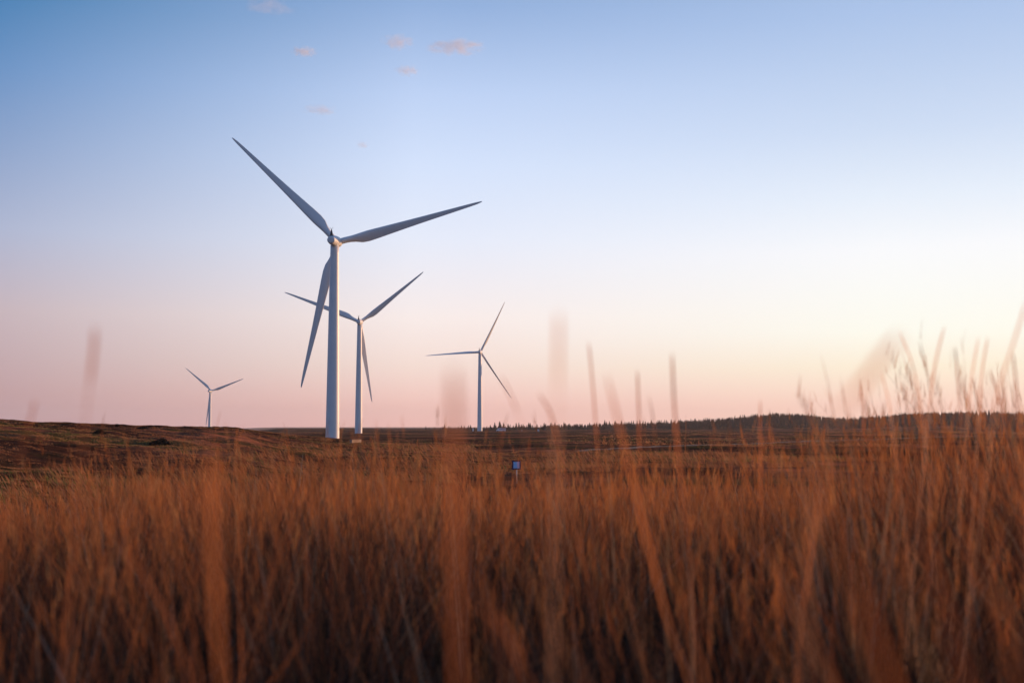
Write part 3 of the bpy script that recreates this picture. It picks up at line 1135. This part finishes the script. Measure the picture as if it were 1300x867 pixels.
stem([(1041, 610), (1030, 700), (1016, 800), (1010, 867)], 1.9, 0.0042, 'pale bent blade in the right foreground', 0.62, leaf=True)
stem([(150, 690), (200, 760), (240, 850)], 1.5, 0.0055, 'pinkish blade slanting down to the right in the left foreground', 0.45, leaf=True)
stem([(600, 760), (640, 800), (668, 860)], 0.85, 0.0075, 'wide brown blade slanting at the bottom middle', 0.45, leaf=True)


# ------------------------------------------------------------------ clouds
def cloud_material(dens, seed):
    m, nt, out = new_mat('cloud_vapour')
    tcn = nt.nodes.new('ShaderNodeTexCoord')
    # object coordinates: the mesh is a unit sphere stretched by its scale
    ln = nt.nodes.new('ShaderNodeVectorMath')
    ln.operation = 'LENGTH'
    nt.links.new(tcn.outputs['Object'], ln.inputs[0])
    mp = nt.nodes.new('ShaderNodeMapping')
    mp.inputs['Location'].default_value = (seed * 3.1, seed * 1.7, seed)
    mp.inputs['Scale'].default_value = (1.6, 1.0, 0.9)
    nt.links.new(tcn.outputs['Object'], mp.inputs['Vector'])
    nz = noise_node(nt, mp.outputs[0], 1.7, 4, 0.6)
    s = nt.nodes.new('ShaderNodeMath'); s.operation = 'MULTIPLY_ADD'
    nt.links.new(nz, s.inputs[0]); s.inputs[1].default_value = 2.6; s.inputs[2].default_value = -0.80
    s2 = nt.nodes.new('ShaderNodeMath'); s2.operation = 'SUBTRACT'
    nt.links.new(s.outputs[0], s2.inputs[0]); nt.links.new(ln.outputs['Value'], s2.inputs[1])
    mr = nt.nodes.new('ShaderNodeMapRange')
    mr.inputs[1].default_value = -0.35; mr.inputs[2].default_value = 0.55
    mr.inputs[3].default_value = 0.0; mr.inputs[4].default_value = dens
    nt.links.new(s2.outputs[0], mr.inputs[0])
    v = nt.nodes.new('ShaderNodeVolumePrincipled')
    v.inputs['Color'].default_value = (1.0, 1.0, 1.0, 1)
    v.inputs['Anisotropy'].default_value = 0.2
    nt.links.new(mr.outputs[0], v.inputs['Density'])
    nt.links.new(v.outputs[0], out.inputs['Volume'])
    return m


def cloud(px, py, wpx, hpx, dens, label, seed, D=5200.0):
    c = ray(px, py, D)
    bm = bmesh.new()
    bmesh.ops.create_icosphere(bm, subdivisions=3, radius=1.0)
    me = bpy.data.meshes.new('small_cloud')
    bm.to_mesh(me)
    bm.free()
    w, h = wpx / F * D / 2, hpx / F * D / 2
    o = link('small_cloud', me, cloud_material(1.3 * dens / (w * 0.7), seed))
    o.location = c
    o.scale = (w * 1.25, w * 0.8, h * 1.35)
    o.rotation_euler = (0, 0, math.atan2(-c.x, c.y))
    tag(o, label, 'cloud', 'small pink clouds')


cloud(342, 9, 52, 14, 0.28, 'faint stretched pink cloud at the top edge of the sky', 1)
cloud(386, 66, 28, 11, 0.75, 'small rounded pink cloud, lone and leftmost of the middle row', 2.3)
cloud(505, 54, 36, 16, 0.55, 'ragged pale pink cloud left of the brightest one', 3.7)
cloud(579, 60, 64, 15, 0.85, 'brightest and longest cream pink cloud', 5.2)
cloud(517, 90, 28, 12, 0.45, 'small pale cloud just below the ragged one', 6.1)
cloud(406, 140, 42, 9, 0.40, 'thin flat wisp of pinkish cloud above the tallest turbine', 7.4)
cloud(460, 184, 14, 8, 0.28, 'tiniest whitish wisp, lowest of all the clouds', 8.8)

# ------------------------------------------------------------------ haze
HAZE = 0.00006
if HAZE > 0:
    bm = bmesh.new()
    x0, x1, y0, y1, z0, z1 = -9600, 9600, -9600, 9600, -48, 125
    bmesh.ops.create_cube(bm, size=1, matrix=Matrix.Translation(((x0 + x1) / 2, (y0 + y1) / 2, (z0 + z1) / 2)) @ Matrix.Diagonal((x1 - x0, y1 - y0, z1 - z0, 1)))
    m, nt, out = new_mat('thin_haze')
    v = nt.nodes.new('ShaderNodeVolumePrincipled')
    v.inputs['Color'].default_value = (0.95, 0.95, 1.0, 1)
    v.inputs['Density'].default_value = HAZE
    v.inputs['Anisotropy'].default_value = 0.3
    nt.links.new(v.outputs[0], out.inputs['Volume'])
    hz = from_bm('haze', bm, m)
    tag(hz, 'thin pale evening haze over the whole moor', 'haze', kind='stuff')
